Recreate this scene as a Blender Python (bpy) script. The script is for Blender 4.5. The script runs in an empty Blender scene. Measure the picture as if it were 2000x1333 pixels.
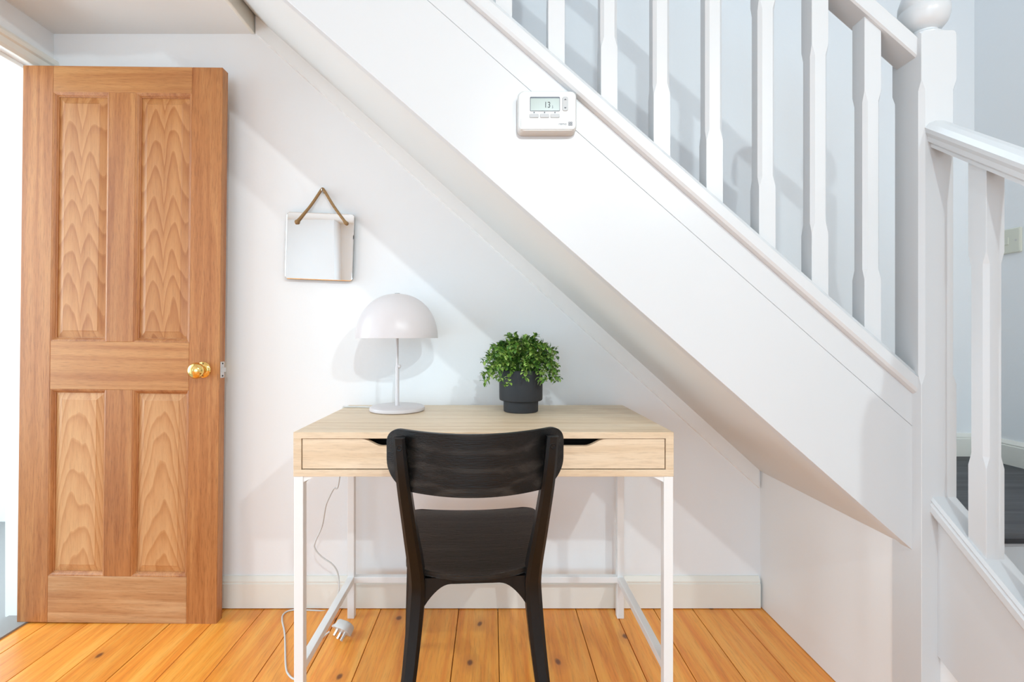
import bpy, bmesh, math, random
from mathutils import Vector, Matrix
random.seed(7)
PI = math.pi
S = bpy.context.scene
COL = S.collection

# ------------------------------------------------------------------ camera
cam_d = bpy.data.cameras.new('camera')
cam = bpy.data.objects.new('camera', cam_d)
COL.objects.link(cam)
cam.location = (0, 0, 1.02)
cam.rotation_euler = (PI/2, 0, 0)
F = 938.0
cam_d.sensor_width = 36
cam_d.lens = F/2000*36
cam_d.shift_x = 40/2000
cam_d.shift_y = -9.5/2000
cam_d.clip_start = 0.02
S.camera = cam

# ------------------------------------------------------------------ world, lights, exposure
w = bpy.data.worlds.new('sky'); S.world = w; w.use_nodes = True
w.node_tree.nodes['Background'].inputs[0].default_value = (0.75, 0.85, 1.0, 1)
w.node_tree.nodes['Background'].inputs[1].default_value = 1.0
S.view_settings.view_transform = 'Standard'
S.view_settings.look = 'None'
S.view_settings.gamma = 1
S.view_settings.use_curve_mapping = False
S.view_settings.exposure = 0.08

def area(name, loc, target, sx, sy, power, col, spread=180, shape='RECTANGLE'):
    d = bpy.data.lights.new(name, 'AREA'); d.shape = shape; d.size = sx; d.size_y = sy
    d.energy = power; d.color = col; d.spread = math.radians(spread)
    o = bpy.data.objects.new(name, d); COL.objects.link(o); o.location = loc
    o.rotation_euler = (Vector(target)-Vector(loc)).to_track_quat('-Z', 'Y').to_euler()
    return o
# daylight through the big window in the far side wall, left of the camera
area('window_daylight', (-3.14, -1.00, 1.2), (0, -1.00, 1.2), 2.4, 2.0, 36, (0.655, 0.93, 1.13))
# added soft fill behind the camera, set in an invented rear window
area('rear_fill_light', (-0.5, -3.14, 1.15), (-0.5, 0, 1.15), 2.6, 1.9, 37, (0.655, 0.93, 1.13))
# daylight in the room beyond the door
area('next_room_daylight', (-3.12, 1.45, 1.35), (0, 1.45, 1.35), 1.3, 1.8, 46, (0.76, 0.95, 1.08))
# unseen lamp added above the stairwell to brighten it
area('stairwell_fill_light', (0.6, 1.46, 4.5), (0.6, 1.46, 0), 1.6, 0.5, 10, (0.74, 0.92, 1.10))
# recessed ceiling spots of the room
for (x, y, p, tgt) in ((-1.50, -1.13, 3, (-1.5, -1.0, 0)), (-0.55, -1.13, 3, (-0.55, -1.0, 0)), (0.40, -1.13, 8.5, (-0.25, 1.8, 0.75)), (1.35, -1.13, 9.0, (0.0, 1.8, 0.75))):
    area('ceiling_spot', (x, y, 2.40), tgt, 0.06, 0.06, p, (0.80, 0.94, 1.0), 120, 'DISK')

# ------------------------------------------------------------------ material helpers
def new_mat(name):
    m = bpy.data.materials.new(name); m.use_nodes = True
    nt = m.node_tree
    return m, nt, nt.nodes['Principled BSDF']
def srgb(r, g, b):
    f = lambda c: (c/255/12.92) if c/255 <= 0.04045 else ((c/255+0.055)/1.055)**2.4
    return (f(r), f(g), f(b), 1)
def N(nt, t, **kw):
    n = nt.nodes.new(t)
    for k, v in kw.items():
        if k in n.inputs.keys(): n.inputs[k].default_value = v
        else: setattr(n, k, v)
    return n
def L(nt, a, b): nt.links.new(a, b)
def ramp(nt, fac, stops):
    r = nt.nodes.new('ShaderNodeValToRGB')
    e = r.color_ramp.elements
    while len(e) < len(stops): e.new(0.5)
    for k, (p, c) in enumerate(stops):
        e[k].position = p; e[k].color = c
    L(nt, fac, r.inputs[0]); return r
def math_n(nt, op, a, b=None, clamp=False):
    n = nt.nodes.new('ShaderNodeMath'); n.operation = op; n.use_clamp = clamp
    for i, v in enumerate((a, b)):
        if v is None: continue
        if isinstance(v, (int, float)): n.inputs[i].default_value = v
        else: L(nt, v, n.inputs[i])
    return n.outputs[0]
def mixc(nt, fac, a, b, mode='MIX'):
    n = nt.nodes.new('ShaderNodeMix'); n.data_type = 'RGBA'; n.blend_type = mode
    for s, v in ((n.inputs[0], fac), (n.inputs[6], a), (n.inputs[7], b)):
        if isinstance(v, (int, float)): s.default_value = v
        elif isinstance(v, tuple): s.default_value = v
        else: L(nt, v, s)
    return n.outputs[2]

def paint(name, col, rough=0.5, bump=0.02, scale=60, spec=0.4):
    m, nt, b = new_mat(name)
    tc = N(nt, 'ShaderNodeTexCoord')
    n = N(nt, 'ShaderNodeTexNoise', Scale=scale, Detail=3.0)
    L(nt, tc.outputs['Object'], n.inputs['Vector'])
    n2 = N(nt, 'ShaderNodeTexNoise', Scale=2.5, Detail=2.0)
    L(nt, tc.outputs['Object'], n2.inputs['Vector'])
    c2 = tuple(x*0.965 for x in col[:3])+(1,)
    L(nt, mixc(nt, n2.outputs[0], col, c2), b.inputs['Base Color'])
    b.inputs['Roughness'].default_value = rough
    b.inputs['Specular IOR Level'].default_value = spec
    if bump:
        bp = N(nt, 'ShaderNodeBump', Strength=bump, Distance=0.01)
        L(nt, n.outputs[0], bp.inputs['Height']); L(nt, bp.outputs[0], b.inputs['Normal'])
    return m
def plain(name, col, rough=0.5, metal=0, spec=0.5, coat=0):
    m, nt, b = new_mat(name)
    b.inputs['Base Color'].default_value = col
    b.inputs['Roughness'].default_value = rough
    b.inputs['Metallic'].default_value = metal
    b.inputs['Specular IOR Level'].default_value = spec
    b.inputs['Coat Weight'].default_value = coat
    return m

def wood(name, base, dark, light, axis='z', fibre=1.0, figure=None, rough=0.45, coat=0.0, knots=False, ring=0.5, bump=0.05, blotch=0.5, spec=0.5):
    """grain along `axis` of the object's own coordinates; figure: None, 'v' or 'arch' (cathedral figure in x-z)"""
    m, nt, b = new_mat(name)
    tc = N(nt, 'ShaderNodeTexCoord'); oi = N(nt, 'ShaderNodeObjectInfo')
    off = N(nt, 'ShaderNodeCombineXYZ')
    r17 = math_n(nt, 'MULTIPLY', oi.outputs['Random'], 17.0)
    L(nt, r17, off.inputs[0]); L(nt, math_n(nt, 'MULTIPLY', oi.outputs['Random'], 31.0), off.inputs[1]); L(nt, r17, off.inputs[2])
    add = N(nt, 'ShaderNodeVectorMath', operation='ADD')
    L(nt, tc.outputs['Object'], add.inputs[0]); L(nt, off.outputs[0], add.inputs[1])
    def stretched(k_long, k_cross):
        mp = N(nt, 'ShaderNodeMapping')
        sc = {'x': (k_long, k_cross, k_cross), 'y': (k_cross, k_long, k_cross), 'z': (k_cross, k_cross, k_long)}[axis]
        mp.inputs['Scale'].default_value = sc
        L(nt, add.outputs[0], mp.inputs['Vector']); return mp.outputs[0]
    fine = N(nt, 'ShaderNodeTexNoise', Scale=1.0, Detail=4.0, Roughness=0.65)
    L(nt, stretched(22*fibre, 330*fibre), fine.inputs['Vector'])
    mid = N(nt, 'ShaderNodeTexNoise', Scale=1.0, Detail=3.0, Distortion=0.6)
    L(nt, stretched(1.6, 38), mid.inputs['Vector'])
    big = N(nt, 'ShaderNodeTexNoise', Scale=1.0, Detail=2.0)
    L(nt, stretched(1.2, 6), big.inputs['Vector'])
    col = ramp(nt, mid.outputs[0], [(0.28, dark), (0.52, base), (0.75, light)]).outputs[0]
    if figure:
        sep = N(nt, 'ShaderNodeSeparateXYZ'); L(nt, tc.outputs['Object'], sep.inputs[0])
        wob = N(nt, 'ShaderNodeTexNoise', Scale=1.0, Detail=2.5)
        L(nt, stretched(2.6, 10), wob.inputs['Vector'])
        ax = math_n(nt, 'ABSOLUTE', sep.outputs[0])
        if figure == 'v':
            prof = math_n(nt, 'MULTIPLY', math_n(nt, 'POWER', math_n(nt, 'MULTIPLY', ax, 14.0), 0.8), -0.085)
            w2 = math_n(nt, 'MULTIPLY', math_n(nt, 'SINE', math_n(nt, 'MULTIPLY', ax, 58.0)), 0.065)
            prof = math_n(nt, 'SUBTRACT', prof, w2)
        else:
            prof = math_n(nt, 'MULTIPLY', math_n(nt, 'POWER', math_n(nt, 'MULTIPLY', ax, 13.0), 2.4), 0.22)
        f = math_n(nt, 'ADD', sep.outputs[2], prof)
        f = math_n(nt, 'ADD', f, math_n(nt, 'MULTIPLY', wob.outputs[0], 0.30))
        s = math_n(nt, 'FRACT', math_n(nt, 'MULTIPLY', f, 10.0))
        fig = ramp(nt, s, [(0.0, light), (0.6, base), (0.9, dark), (1.0, base)]).outputs[0]
        col = mixc(nt, 0.62, col, fig)
    fr = ramp(nt, fine.outputs[0], [(0.32, (0.62, 0.56, 0.5, 1)), (0.52, (1, 1, 1, 1))]).outputs[0]
    col = mixc(nt, ring, col, mixc(nt, 1.0, col, fr, 'MULTIPLY'))
    bl = ramp(nt, big.outputs[0], [(0.3, (0.86, 0.82, 0.78, 1)), (0.65, (1.06, 1.05, 1.04, 1))]).outputs[0]
    col = mixc(nt, blotch, col, mixc(nt, 1.0, col, bl, 'MULTIPLY'))
    if knots:
        mp = N(nt, 'ShaderNodeMapping'); mp.inputs['Scale'].default_value = (7.0, 4.2, 1.0)
        L(nt, add.outputs[0], mp.inputs['Vector'])
        nz = N(nt, 'ShaderNodeTexNoise', Scale=9.0, Detail=2.0); L(nt, add.outputs[0], nz.inputs['Vector'])
        wv = N(nt, 'ShaderNodeVectorMath', operation='MULTIPLY_ADD')
        L(nt, nz.outputs['Color'], wv.inputs[0]); wv.inputs[1].default_value = (0.22, 0.12, 0); L(nt, mp.outputs[0], wv.inputs[2])
        vo = N(nt, 'ShaderNodeTexVoronoi', Scale=1.0); vo.voronoi_dimensions = '2D'; L(nt, wv.outputs[0], vo.inputs['Vector'])
        sel = math_n(nt, 'GREATER_THAN', N_sep(nt, vo.outputs['Color']), 0.62)
        core = ramp(nt, vo.outputs['Distance'], [(0.035, (1, 1, 1, 1)), (0.075, (0, 0, 0, 1))]).outputs[0]
        halo = ramp(nt, vo.outputs['Distance'], [(0.05, (1, 1, 1, 1)), (0.24, (0, 0, 0, 1))]).outputs[0]
        col = mixc(nt, math_n(nt, 'MULTIPLY', math_n(nt, 'MULTIPLY', halo, sel), 0.45), col, srgb(196, 112, 48))
        col = mixc(nt, math_n(nt, 'MULTIPLY', math_n(nt, 'MULTIPLY', core, sel), 0.85), col, srgb(96, 46, 20))
        # board to board tone
        tone = ramp(nt, oi.outputs['Random'], [(0.0, (0.90, 0.86, 0.80, 1)), (0.5, (1, 1, 1, 1)), (1.0, (1.06, 1.07, 1.1, 1))]).outputs[0]
        col = mixc(nt, 1.0, col, tone, 'MULTIPLY')
    L(nt, col, b.inputs['Base Color'])
    b.inputs['Roughness'].default_value = rough
    b.inputs['Specular IOR Level'].default_value = spec
    b.inputs['Coat Weight'].default_value = coat
    b.inputs['Coat Roughness'].default_value = 0.25
    bp = N(nt, 'ShaderNodeBump', Strength=bump, Distance=0.004)
    L(nt, fine.outputs[0], bp.inputs['Height']); L(nt, bp.outputs[0], b.inputs['Normal'])
    return m
def N_sep(nt, c):
    s = N(nt, 'ShaderNodeSeparateColor'); L(nt, c, s.inputs[0]); return s.outputs[0]

M = {}
M['wall'] = paint('wall_paint', srgb(246, 246, 246), 0.6, 0.03, 90, 0.3)
M['ceil'] = paint('ceiling_paint', srgb(240, 239, 237), 0.7, 0.03, 60, 0.2)
M['gloss'] = paint('white_gloss_paint', srgb(217, 217, 217), 0.28, 0.015, 25, 0.5)
M['satin'] = paint('white_satin_paint', srgb(247, 246, 244), 0.42, 0.02, 30, 0.4)
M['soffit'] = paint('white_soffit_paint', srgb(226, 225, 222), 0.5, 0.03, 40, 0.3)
M['skirt'] = paint('cream_skirting_paint', srgb(240, 236, 226), 0.35, 0.015, 30, 0.45)
M['white_metal'] = paint('white_powder_coat', srgb(244, 243, 241), 0.38, 0.01, 300, 0.45)
M['lamp_white'] = paint('lamp_white_lacquer', srgb(219, 211, 210), 0.32, 0.0, 80, 0.45)
M['plastic'] = plain('white_plastic', srgb(212, 211, 208), 0.35)
M['plastic_grey'] = plain('pale_grey_plastic', srgb(186, 185, 184), 0.4)
M['cream'] = plain('cream_switch_plastic', srgb(222, 221, 205), 0.35)
M['ink'] = plain('dark_print', srgb(70, 72, 78), 0.5)
M['ink_grey'] = plain('grey_print', srgb(104, 104, 110), 0.5)
M['lcd'] = plain('lcd_green', srgb(158, 168, 160), 0.25)
M['lcd_dark'] = plain('lcd_border', srgb(60, 62, 76), 0.3)
M['brass'] = plain('polished_brass', (0.86, 0.62, 0.22, 1), 0.12, 1.0)
M['steel'] = plain('zinc_plate', (0.62, 0.6, 0.58, 1), 0.35, 1.0)
M['mirror'] = plain('mirror_glass', (0.93, 0.95, 0.95, 1), 0.01, 1.0)
M['mirror_edge'] = plain('polished_glass_edge', srgb(120, 126, 124), 0.2, 0.2)
M['pot'] = paint('charcoal_ceramic', srgb(50, 50, 52), 0.6, 0.03, 200, 0.3)
M['soil'] = plain('dark_soil', srgb(38, 32, 26), 0.9)
M['carpet'] = wood('charcoal_stair_boards', srgb(74, 75, 78), srgb(56, 57, 60), srgb(90, 91, 94), axis='x', rough=0.55, ring=0.4)
M['gap'] = plain('dark_underfloor', srgb(52, 36, 22), 0.9)
M['grey_floor'] = paint('grey_floor_next_room', srgb(150, 146, 142), 0.6)
M['dark_screw'] = plain('black_screw', srgb(18, 18, 18), 0.3, 0.6)
M['black_void'] = plain('drawer_inside', srgb(40, 36, 32), 0.8)

oak_b, oak_d, oak_l = srgb(183, 120, 68), srgb(158, 94, 46), srgb(197, 139, 84)
M['oak_z'] = wood('oak_stile', oak_b, oak_d, oak_l, 'z', rough=0.42, ring=0.75)
M['oak_x'] = wood('oak_rail', srgb(191, 132, 78), srgb(171, 108, 59), srgb(201, 145, 91), 'x', rough=0.42, ring=0.6)
M['oak_v'] = wood('oak_upper_panel', srgb(189, 129, 75), srgb(166, 102, 53), srgb(204, 148, 96), 'z', figure='v', rough=0.4, ring=0.4)
M['oak_arch'] = wood('oak_lower_panel', srgb(204, 148, 96), srgb(183, 122, 70), srgb(213, 163, 112), 'z', figure='arch', rough=0.4, ring=0.35)
M['oak_bottom'] = wood('oak_bottom_rail', srgb(192, 142, 96), srgb(167, 110, 66), srgb(211, 170, 127), 'x', rough=0.5, ring=0.5, blotch=0.9)
M['pine'] = wood('varnished_pine_board', srgb(249, 164, 64), srgb(238, 140, 46), srgb(253, 182, 86), 'y', fibre=0.6, rough=0.36, coat=0.25, knots=True, ring=0.45, bump=0.03)
M['desk'] = wood('light_oak_laminate', srgb(233, 210, 180), srgb(220, 193, 160), srgb(240, 221, 195), 'x', rough=0.42, ring=0.4, bump=0.015, blotch=0.3)
M['black_x'] = wood('black_stained_ash_horizontal', srgb(20, 19, 18), srgb(10, 10, 10), srgb(52, 48, 44), 'x', rough=0.36, ring=0.8, bump=0.3, spec=0.28)
M['black_z'] = wood('black_stained_ash_upright', srgb(17, 16, 16), srgb(13, 13, 13), srgb(22, 21, 20), 'z', rough=0.38, ring=0.3, bump=0.03, spec=0.28)

def rope_mat():
    m, nt, b = new_mat('jute_rope')
    tc = N(nt, 'ShaderNodeTexCoord')
    wv = N(nt, 'ShaderNodeTexWave', Scale=140.0, Distortion=1.0); wv.bands_direction = 'DIAGONAL'
    L(nt, tc.outputs['Object'], wv.inputs['Vector'])
    c = ramp(nt, wv.outputs[0], [(0.1, srgb(128, 92, 52)), (0.8, srgb(196, 158, 110))]).outputs[0]
    L(nt, c, b.inputs['Base Color']); b.inputs['Roughness'].default_value = 0.9
    bp = N(nt, 'ShaderNodeBump', Strength=0.6, Distance=0.003)
    L(nt, wv.outputs[0], bp.inputs['Height']); L(nt, bp.outputs[0], b.inputs['Normal'])
    return m
M['rope'] = rope_mat()
def leaf_mat():
    m, nt, b = new_mat('boxwood_leaf')
    g = N(nt, 'ShaderNodeNewGeometry')
    c = ramp(nt, g.outputs['Random Per Island'], [(0.0, srgb(46, 80, 40)), (0.35, srgb(88, 130, 48)), (0.7, srgb(132, 170, 68)), (1.0, srgb(182, 204, 112))]).outputs[0]
    L(nt, c, b.inputs['Base Color']); b.inputs['Roughness'].default_value = 0.42
    b.inputs['Subsurface Weight'].default_value = 0.0
    return m
M['leaf'] = leaf_mat()

# ------------------------------------------------------------------ mesh helpers
def obj(name, bm, mat, parent=None, loc=None, bevel=0, seg=2, smooth=False, autosmooth=True):
    me = bpy.data.meshes.new(name)
    bmesh.ops.recalc_face_normals(bm, faces=bm.faces)
    bm.to_mesh(me); bm.free()
    o = bpy.data.objects.new(name, me); COL.objects.link(o)
    me.materials.append(M[mat] if isinstance(mat, str) else mat)
    if parent: o.parent = parent
    if loc is not None: o.location = loc
    if bevel:
        md = o.modifiers.new('bevel', 'BEVEL'); md.width = bevel; md.segments = seg; md.limit_method = 'ANGLE'
        md.angle_limit = math.radians(35); md.harden_normals = False
    if smooth:
        for p in me.polygons: p.use_smooth = True
        if autosmooth:
            try: me.set_sharp_from_angle(angle=math.radians(38))
            except Exception: pass
    return o
def thing(name, label, cat, loc=(0, 0, 0), rotz=0, group=None, kind=None):
    o = bpy.data.objects.new(name, None); COL.objects.link(o)
    o.empty_display_size = 0.05
    o.location = loc; o.rotation_euler = (0, 0, rotz)
    o['label'] = label; o['category'] = cat
    if group: o['group'] = group
    if kind: o['kind'] = kind
    return o
def tag(o, label, cat, group=None, kind=None):
    o['label'] = label; o['category'] = cat
    if group: o['group'] = group
    if kind: o['kind'] = kind
    return o
def bbox(bm, x0, x1, y0, y1, z0, z1):
    vs = [bm.verts.new((x, y, z)) for x in (x0, x1) for y in (y0, y1) for z in (z0, z1)]
    for f in ((0, 1, 3, 2), (4, 6, 7, 5), (0, 4, 5, 1), (2, 3, 7, 6), (0, 2, 6, 4), (1, 5, 7, 3)):
        bm.faces.new([vs[i] for i in f])
    return bm
def box(x0, x1, y0, y1, z0, z1): return bbox(bmesh.new(), x0, x1, y0, y1, z0, z1)
def cbox(sx, sy, sz): return box(-sx/2, sx/2, -sy/2, sy/2, -sz/2, sz/2)
def loft(rings, closed=True, cap=True, bm=None):
    bm = bm or bmesh.new()
    vr = [[bm.verts.new(p) for p in r] for r in rings]
    n = len(vr[0])
    for a, b in zip(vr, vr[1:]):
        for i in range(n if closed else n-1):
            j = (i+1) % n
            bm.faces.new((a[i], a[j], b[j], b[i]))
    if cap and closed:
        bm.faces.new(vr[0][::-1]); bm.faces.new(vr[-1])
    return bm
def lathe(prof, n=32, cap=True, bm=None, M4=None):
    """prof: list of (r, z)"""
    rings = []
    for r, z in prof:
        r = max(r, 1e-4)
        ring = [Vector((r*math.cos(2*PI*i/n), r*math.sin(2*PI*i/n), z)) for i in range(n)]
        if M4: ring = [M4 @ p for p in ring]
        rings.append(ring)
    return loft(rings, True, cap, bm)
def tube(pts, rad, n=8, bm=None):
    pts = [Vector(p) for p in pts]
    rads = rad if isinstance(rad, (list, tuple)) else [rad]*len(pts)
    rings = []; up = None
    for i, p in enumerate(pts):
        t = (pts[min(i+1, len(pts)-1)]-pts[max(i-1, 0)]).normalized()
        if up is None:
            up = t.orthogonal().normalized()
        else:
            up = (up - t*up.dot(t)).normalized()
        s = t.cross(up)
        rings.append([p + (up*math.cos(2*PI*k/n)+s*math.sin(2*PI*k/n))*rads[i] for k in range(n)])
    return loft(rings, True, True, bm)
def spline(pts, k=8):
    """Catmull-Rom"""
    P = [Vector(p) for p in pts]; P = [2*P[0]-P[1]] + P + [2*P[-1]-P[-2]]
    out = []
    for i in range(1, len(P)-2):
        for j in range(k):
            t = j/k; a, b, c, d = P[i-1], P[i], P[i+1], P[i+2]
            out.append(0.5*((2*b)+(-a+c)*t+(2*a-5*b+4*c-d)*t*t+(-a+3*b-3*c+d)*t**3))
    out.append(P[-2]); return out
def prism(poly, fn0, fn1):
    """poly of (a,b); fn0/fn1 map to 3D at the two ends"""
    return loft([[fn0(a, b) for a, b in poly], [fn1(a, b) for a, b in poly]])
def octa(hx, hy, c):
    return [(-hx+c, -hy), (hx-c, -hy), (hx, -hy+c), (hx, hy-c), (hx-c, hy), (-hx+c, hy), (-hx, hy-c), (-hx, -hy+c)]
def chamfer_post(half, levels):
    """levels: (z, chamfer) -> stop-chamfered square post about the z axis"""
    return loft([[(x, y, z) for x, y in octa(half, half, c)] for z, c in levels])
def rrect(w, h, r, n=5):
    out = []
    for cx, cy, a0 in ((w/2-r, h/2-r, 0), (-w/2+r, h/2-r, PI/2), (-w/2+r, -h/2+r, PI), (w/2-r, -h/2+r, 1.5*PI)):
        for i in range(n+1):
            a = a0+PI/2*i/n
            out.append((cx+r*math.cos(a), cy+r*math.sin(a)))
    return out
def PXY(px, py, Y):
    """photo pixel at depth Y -> world point (the camera stands at the origin, 1.02 m up)"""
    return Vector(((px-960)*Y/F, Y, 1.02-(py-657)*Y/F))
def FLR(px, py, z=0.0):
    Y = (1.02-z)*F/(py-657); return PXY(px, py, Y)

# ------------------------------------------------------------------ room shell
WY = 1.81          # back wall
XL, XR = -1.65, 1.82
CZ = 2.42; LZ = 2.16; TOP = 4.6; SLABX = -0.905
RX0, RY0 = -3.2, -3.2
def struct(name, bm, mat, label, cat, bevel=0):
    o = obj(name, bm, mat, bevel=bevel); o['kind'] = 'structure'; o['label'] = label; o['category'] = cat
    return o
struct('wall_back', box(XL-0.1, XR+0.1, WY, WY+0.1, -0.1, TOP), 'wall', 'white painted wall behind the desk and stairs', 'wall')
struct('wall_right', box(XR, XR+0.1, RY0, WY, -0.1, TOP), 'wall', 'pale wall beside the lower stair flight, carrying the light switch', 'wall')
# wall with the doorway (opening y 0.96..1.715, up to 1.99)
DY0, DY1, DZ = 1.005, 1.772, 2.035
bm = bmesh.new()
bbox(bm, XL-0.1, XL, DY1, WY, -0.1, LZ+0.5)
bbox(bm, XL-0.1, XL, 0.70, DY0, -0.1, LZ+0.5)
bbox(bm, XL-0.1, XL, DY0, DY1, DZ, LZ+0.5)
bbox(bm, XL-0.1, XL, 0.70, WY, LZ+0.5, TOP)
struct('wall_left', bm, 'wall', 'white wall around the open doorway', 'wall')
struct('wall_left_return', box(RX0, XL-0.1, 0.60, 0.70, -0.1, CZ), 'wall', 'white return wall beside the doorway', 'wall')
bm = bmesh.new()   # wall behind the camera with an invented window opening x -1.85..0.85, z .15..2.15
bbox(bm, RX0, -1.85, RY0-0.1, RY0, -0.1, CZ); bbox(bm, 0.85, XR, RY0-0.1, RY0, -0.1, CZ)
bbox(bm, -1.85, 0.85, RY0-0.1, RY0, -0.1, 0.15); bbox(bm, -1.85, 0.85, RY0-0.1, RY0, 2.15, CZ)
bbox(bm, RX0, -2.12, RY0, RY0+0.30, -0.1, CZ)
struct('wall_rear', bm, 'wall', 'white wall with an added window at the back of the room', 'wall')
bm = bmesh.new()
for x in (-1.85, -0.98, -0.07, 0.80): bbox(bm, x, x+0.05, RY0-0.08, RY0-0.03, 0.15, 2.15)
for z in (0.15, 2.10): bbox(bm, -1.85, 0.85, RY0-0.08, RY0-0.03, z, z+0.05)
struct('window_added', bm, 'gloss', 'added white framed window facing the stairs', 'window')  # unseen window frame, made up to go with the rear fill light
# far side wall with the large window opening y -2.25..0.25, z .15..2.25
WA, WB, WZ0, WZ1 = -2.25, 0.25, 0.15, 2.25
bm = bmesh.new()
bbox(bm, RX0-0.1, RX0, RY0, WA, -0.1, CZ); bbox(bm, RX0-0.1, RX0, WB, 2.75, -0.1, CZ)
bbox(bm, RX0-0.1, RX0, WA, WB, -0.1, WZ0); bbox(bm, RX0-0.1, RX0, WA, WB, WZ1, CZ)
struct('wall_far_left', bm, 'wall', 'white wall with the large window at the far side of the room', 'wall')
bm = bmesh.new()
for y in (WA, WA+0.80, WB-0.85, WB-0.05): bbox(bm, RX0-0.08, RX0-0.03, y, y+0.05, WZ0, WZ1)
for z in (WZ0, WZ1-0.05): bbox(bm, RX0-0.08, RX0-0.03, WA, WB, z, z+0.05)
struct('window_1', bm, 'gloss', 'white framed window', 'window')
# next room
bm = bmesh.new()
bbox(bm, RX0, XL-0.1, 2.65, 2.75, -0.1, CZ)
struct('wall_next_room', bm, 'wall', 'bright white wall seen through the doorway', 'wall')
struct('wall_next_room_side', box(XL-0.1, XL, WY+0.1, 2.65, -0.1, CZ), 'wall', 'white wall of the next room', 'wall')
struct('floor_next_room', box(RX0, XL-0.02, 0.70, 2.65, -0.1, -0.004), 'grey_floor', 'grey floor beyond the doorway', 'floor')
# ceilings
bm = bmesh.new()
bbox(bm, RX0, XR, RY0, 1.05, CZ, CZ+0.1); bbox(bm, RX0, XL-0.1, 1.05, 2.65, CZ, CZ+0.1)
struct('ceiling', bm, 'ceil', 'white ceiling of the room', 'ceiling')
struct('ceiling_landing', box(XL, SLABX, 1.05, WY, LZ, 2.55), 'ceil', 'low white ceiling above the open door, under the upper landing', 'ceiling')
struct('wall_stairwell', box(XL, XR, 1.00, 1.05, CZ+0.1, TOP), 'wall', 'white wall enclosing the stairwell above', 'wall')
struct('ceiling_stairwell', box(XL, XR, 1.05, WY, TOP, TOP+0.1), 'ceil', 'white ceiling over the stairwell', 'ceiling')
struct('trim_3', box(SLABX, SLABX+0.014, 1.10, WY, LZ-0.002, LZ+0.095), 'skirt', 'narrow cream edging strip at the end of the low ceiling', 'trim', 0.003)

# floor: each board its own piece
fl = struct('floor', box(RX0, XR, RY0, WY, -0.1, -0.020), 'gap', 'varnished orange pine floorboards with knots', 'floor')
pw = 0.1455; x0 = 0.0235
k0 = math.ceil((RX0-x0)/pw); k1 = math.floor((XR-x0)/pw)
pl_me = None
for k in range(k0, k1):
    if pl_me is None:
        o = obj('floorboard', cbox(pw-0.0022, WY-RY0-0.004, 0.02), 'pine', fl, bevel=0.0012, seg=1); pl_me = o.data
    else:
        o = bpy.data.objects.new('floorboard', pl_me); COL.objects.link(o); o.parent = fl
        md = o.modifiers.new('bevel', 'BEVEL'); md.width = 0.0012; md.segments = 1
    xx = x0+(k+0.5)*pw
    o.location = (xx, (WY+RY0)/2, -0.010+random.uniform(-0.0006, 0.0004))
    # boards stop at the wall beside the doorway
    if xx < XL:
        o.scale = (1, (0.6-RY0)/(WY-RY0), 1); o.location.y = (0.6+RY0)/2

# skirting boards
def skirt_profile(h, t):
    return [(0, 0), (t, 0), (t, h*0.78), (t*0.8, h*0.80), (t*0.85, h*0.86), (t*0.5, h*0.95), (t*0.3, h), (0, h)]
def skirt_x(name, x0, x1, y, z, h, t, label):
    b = prism(skirt_profile(h, t), lambda a, c: (x0, y-a, z+c), lambda a, c: (x1, y-a, z+c))
    return struct(name, b, 'skirt', label, 'baseboard')
skirt_x('baseboard_back', XL, 1.005, WY, 0.003, 0.115, 0.017, 'cream moulded skirting board behind the desk')
skirt_x('baseboard_landing', 1.10, XR, WY, 0.57, 0.085, 0.016, 'white skirting along the stair landing wall')
bm = prism(skirt_profile(0.085, 0.016), lambda a, c: (XR-a, 1.125, 0.57+c), lambda a, c: (XR-a, WY, 0.57+c))
struct('baseboard_right', bm, 'skirt', 'white skirting beneath the light switch wall', 'baseboard')

# batten on the wall along the underside of the stairs
SL = 0.8795
zs = lambda x: 1.395-SL*x          # underside of the upper flight
bm = prism([(0, -0.070), (0.009, -0.067), (0.009, 0.004), (0, 0.004)], lambda a, c: (-0.885, WY-a, 1.425+0.903*0.885+c), lambda a, c: (1.005, WY-a, 1.425-0.903*1.005+c))
struct('trim_1', bm, 'satin', 'white sloping batten on the wall under the stairs', 'trim')

# doorway frame
fr = thing('trim_2', 'white moulded door frame of the open doorway', 'door frame', (XL, DY1, 0), kind='structure')
lean = -0.009
def jamb_mesh(y0, y1, x0, x1, z0, z1): return box(x0, x1, y0, y1, z0, z1)
o = obj('hinge_jamb', box(-0.115, 0.004, -0.030, 0.0, 0, DZ), 'satin', fr, bevel=0.002)
o = obj('latch_jamb', box(-0.115, 0.004, DY0-DY1, DY0-DY1+0.030, 0, DZ), 'satin', fr, bevel=0.002)
o = obj('head_jamb', box(-0.115, 0.004, DY0-DY1, 0, DZ-0.03, DZ), 'satin', fr, bevel=0.002)
o = obj('door_stop', box(-0.075, -0.045, DY0-DY1+0.03, -0.030, DZ-0.045, DZ-0.03), 'satin', fr, bevel=0.002)
prof = [(0, 0), (0.010, 0), (0.014, 0.012), (0.014, 0.034), (0.020, 0.040), (0.022, 0.052), (0.018, 0.062), (0, 0.062)]
o = obj('architrave', prism(prof, lambda a, c: (a, DY0-DY1-0.05, 1.992+c), lambda a, c: (a, WY-DY1, 1.992+c)), 'skirt', fr)
o = obj('architrave', prism(prof, lambda a, c: (a, 0.008-0.010+c, 0), lambda a, c: (a, 0.008-0.010+c, 1.992)), 'skirt', fr)
struct('trim_4', box(XL-0.10, XL+0.0, DY0, DY1-0.03, -0.02, 0.006), 'grey_floor', 'grey threshold strip in the doorway', 'threshold')

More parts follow.
